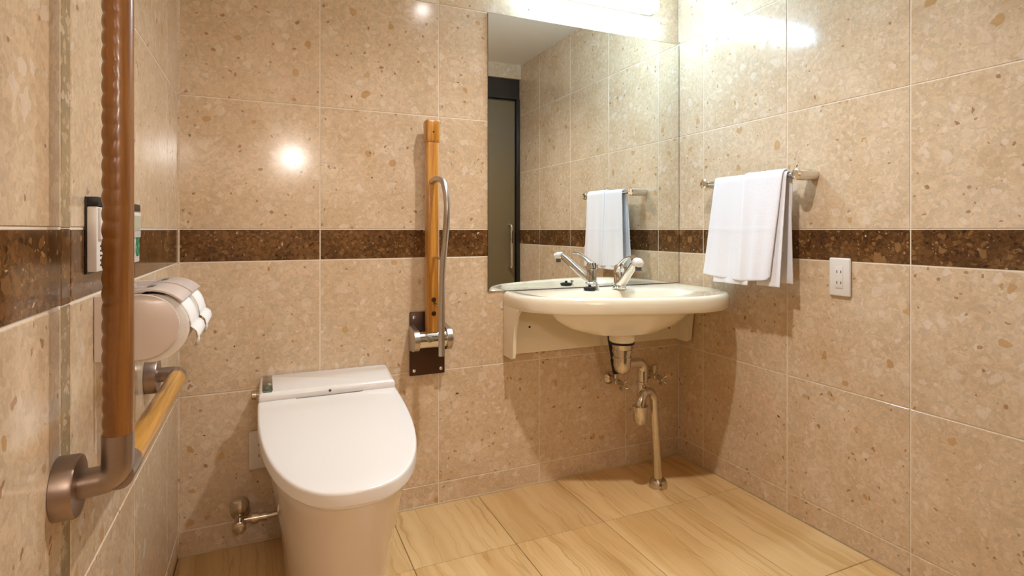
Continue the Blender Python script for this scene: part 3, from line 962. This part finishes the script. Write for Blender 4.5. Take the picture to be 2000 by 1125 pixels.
# ------------------------------------------------------------------ water supply valves under the basin
def supply_valve(x, z, label, top):
    t = thing('supply_valve', (x, YB, z - 0.03), label, 'valve', 'supply valves under the washbasin')
    obj('wall_flange', lathe((x, YB - 0.0006, z), (0, -1, 0), [(0, 0), (0, 0.026), (0.003, 0.027), (0.010, 0.022), (0.016, 0.012), (0.040, 0.011), (0.040, 0)]), M_chrome_old, t)
    bm = bmesh.new()
    add_lathe(bm, (x, YB - 0.036, z), (0, -1, -0.12), [(0, 0), (0, 0.013), (0.024, 0.013), (0.026, 0.010), (0.044, 0.009), (0.044, 0)], n=20)
    add_lathe(bm, (x, YB - 0.046, z), (0, 0, 1), [(0, 0), (0, 0.010), (0.028, 0.010), (0.028, 0.013), (0.042, 0.013), (0.042, 0)], n=12)
    obj('body', bm, M_chrome_old, t)
    bm = bmesh.new()
    c = Vector((x, YB - 0.082, z - 0.006))
    add_lathe(bm, c, (0, -1, -0.12), [(0, 0), (0, 0.009), (0.018, 0.010), (0.020, 0.006), (0.020, 0)], n=20)
    for k in range(4):
        a = PI / 4 + PI / 2 * k
        d = Vector((math.cos(a), 0, math.sin(a)))
        add_tube(bm, [c + Vector((0, -0.011, 0)), c + Vector((0, -0.014, 0)) + d * 0.013, c + Vector((0, -0.017, 0)) + d * 0.021], [0.006, 0.0055, 0.0075], n=12)
    obj('cross_handle', bm, M_chrome_old, t)
    if not top:
        return
    pts = catmull([(x, YB - 0.046, z + 0.040), (x - 0.022, YB - 0.056, z + 0.09)] + top, 8)
    obj('hose', tube(pts, 0.0065, n=14), M_rubber, t)
    obj('hose_sleeve', tube([(x, YB - 0.046, z + 0.030), (x - 0.021, YB - 0.056, z + 0.088)], [0.0130, 0.0105], n=16), M_rubber, t)
supply_valve(1.283, 0.372, 'chrome stop valve with black hose left of the drain trap', [(1.246, 1.845, 0.51), (1.234, 1.838, 0.56), (1.232, 1.832, 0.686)])
supply_valve(1.475, 0.372, 'chrome stop valve right of the drain trap near the corner', None)

# ------------------------------------------------------------------ towel bar and towel
tb = thing('towel_bar', (XR, 1.46, 1.138), 'chrome towel bar with stout posts on the right wall', 'towel bar')
tz, tX = 1.153, 1.566
for y in (1.258, 1.668):
    obj('post', lathe((XR - 0.0006, y, tz), (-1, 0, 0), [(0, 0), (0, 0.0185), (0.004, 0.0195), (0.078, 0.0195), (0.084, 0.0185), (0.088, 0.014), (0.088, 0.010), (0.086, 0.009), (0.086, 0)]), M_chrome, tb)
obj('bar', tube([(tX, 1.255, tz), (tX, 1.672, tz)], 0.008, n=20), M_chrome, tb)

def cloth(yA, yB, zfront, zback, off, ns=46, nv=22, fold=0.0, flare=0.0, phase=0.0, zf_fun=None, back=True):
    """towel layer over the bar: from the back hem over the bar to the front hem"""
    bm = bmesh.new()
    R_ = 0.0092 + off
    rows = []
    L = []
    if back:
        nb = 16
        for i in range(nb):
            L.append(('b', i / nb))
    for i in range(9):
        L.append(('a', i / 8))
    for i in range(1, ns + 1):
        L.append(('f', i / ns))
    for kind, s in L:
        row = []
        for j in range(nv + 1):
            v = j / nv
            y = yA + (yB - yA) * v
            zf = zfront if zf_fun is None else zf_fun(v)
            if kind == 'b':
                z = zback + (tz - zback) * s
                x = tX + R_ + 0.006 * (1 - s) * math.sin(9 * v + phase)
                h = 1 - s
            elif kind == 'a':
                a = PI * s
                x = tX + R_ * math.cos(a)
                z = tz + R_ * math.sin(a)
                h = 0
            else:
                z = tz + (zf - tz) * s
                h = s
                x = tX - R_ - 0.016 * (tz - z) / 0.36 - fold * s * (0.5 + 0.5 * math.sin(5.2 * v + phase)) - 0.003 * s * math.sin(14 * v + phase * 2)
                x -= 0.0012 * math.exp(-((z - 0.976) / 0.004) ** 2)
            y += flare(v) * h if callable(flare) else flare * h * (v - 0.35)
            row.append(bm.verts.new((x, y, z)))
        rows.append(row)
    for a, b_ in zip(rows[:-1], rows[1:]):
        for j in range(nv):
            bm.faces.new((a[j], a[j + 1], b_[j + 1], b_[j]))
    return bm
tw_t = thing('hand_towel', (tX, 1.445, 0.775), 'white cotton hand towel folded over the towel bar', 'towel')
def sol(o, th):
    s = o.modifiers.new('thickness', 'SOLIDIFY'); s.thickness = th; s.offset = 0
    b_ = o.modifiers.new('round', 'BEVEL'); b_.width = th * 0.4; b_.segments = 2
    return o
sol(obj('back_layer', cloth(1.296, 1.600, 1.150, 0.796, 0.002, ns=2, fold=0.0, flare=0.02, phase=0.6), M_towel, tw_t, angle=80), 0.004)
sol(obj('inner_layer', cloth(1.290, 1.396, 0.786, 0.9, 0.0045, nv=10, fold=0.004, flare=lambda v: 0.008 - 0.01 * v, phase=0.9), M_towel, tw_t, angle=80), 0.003)
sol(obj('inner_layer', cloth(1.440, 1.575, 0.781, 0.9, 0.0045, nv=10, fold=0.004, flare=0.03, phase=0.6), M_towel, tw_t, angle=80), 0.003)
sol(obj('left_fold', cloth(1.448, 1.604, 0.790, 0.80, 0.0065, nv=14, fold=0.006, flare=0.06, phase=2.2,
                           zf_fun=lambda v: 0.792 + 0.014 * v), M_towel, tw_t, angle=80), 0.005)
sol(obj('right_fold', cloth(1.300, 1.462, 0.800, 0.81, 0.0115, nv=14, fold=0.010, flare=lambda v: 0.030 * (1 - v) + 0.004 * v, phase=0.2,
                            zf_fun=lambda v: 0.806 - 0.012 * v + 0.012 * max(0, (0.12 - v) / 0.12) ** 2), M_towel, tw_t, angle=80), 0.005)
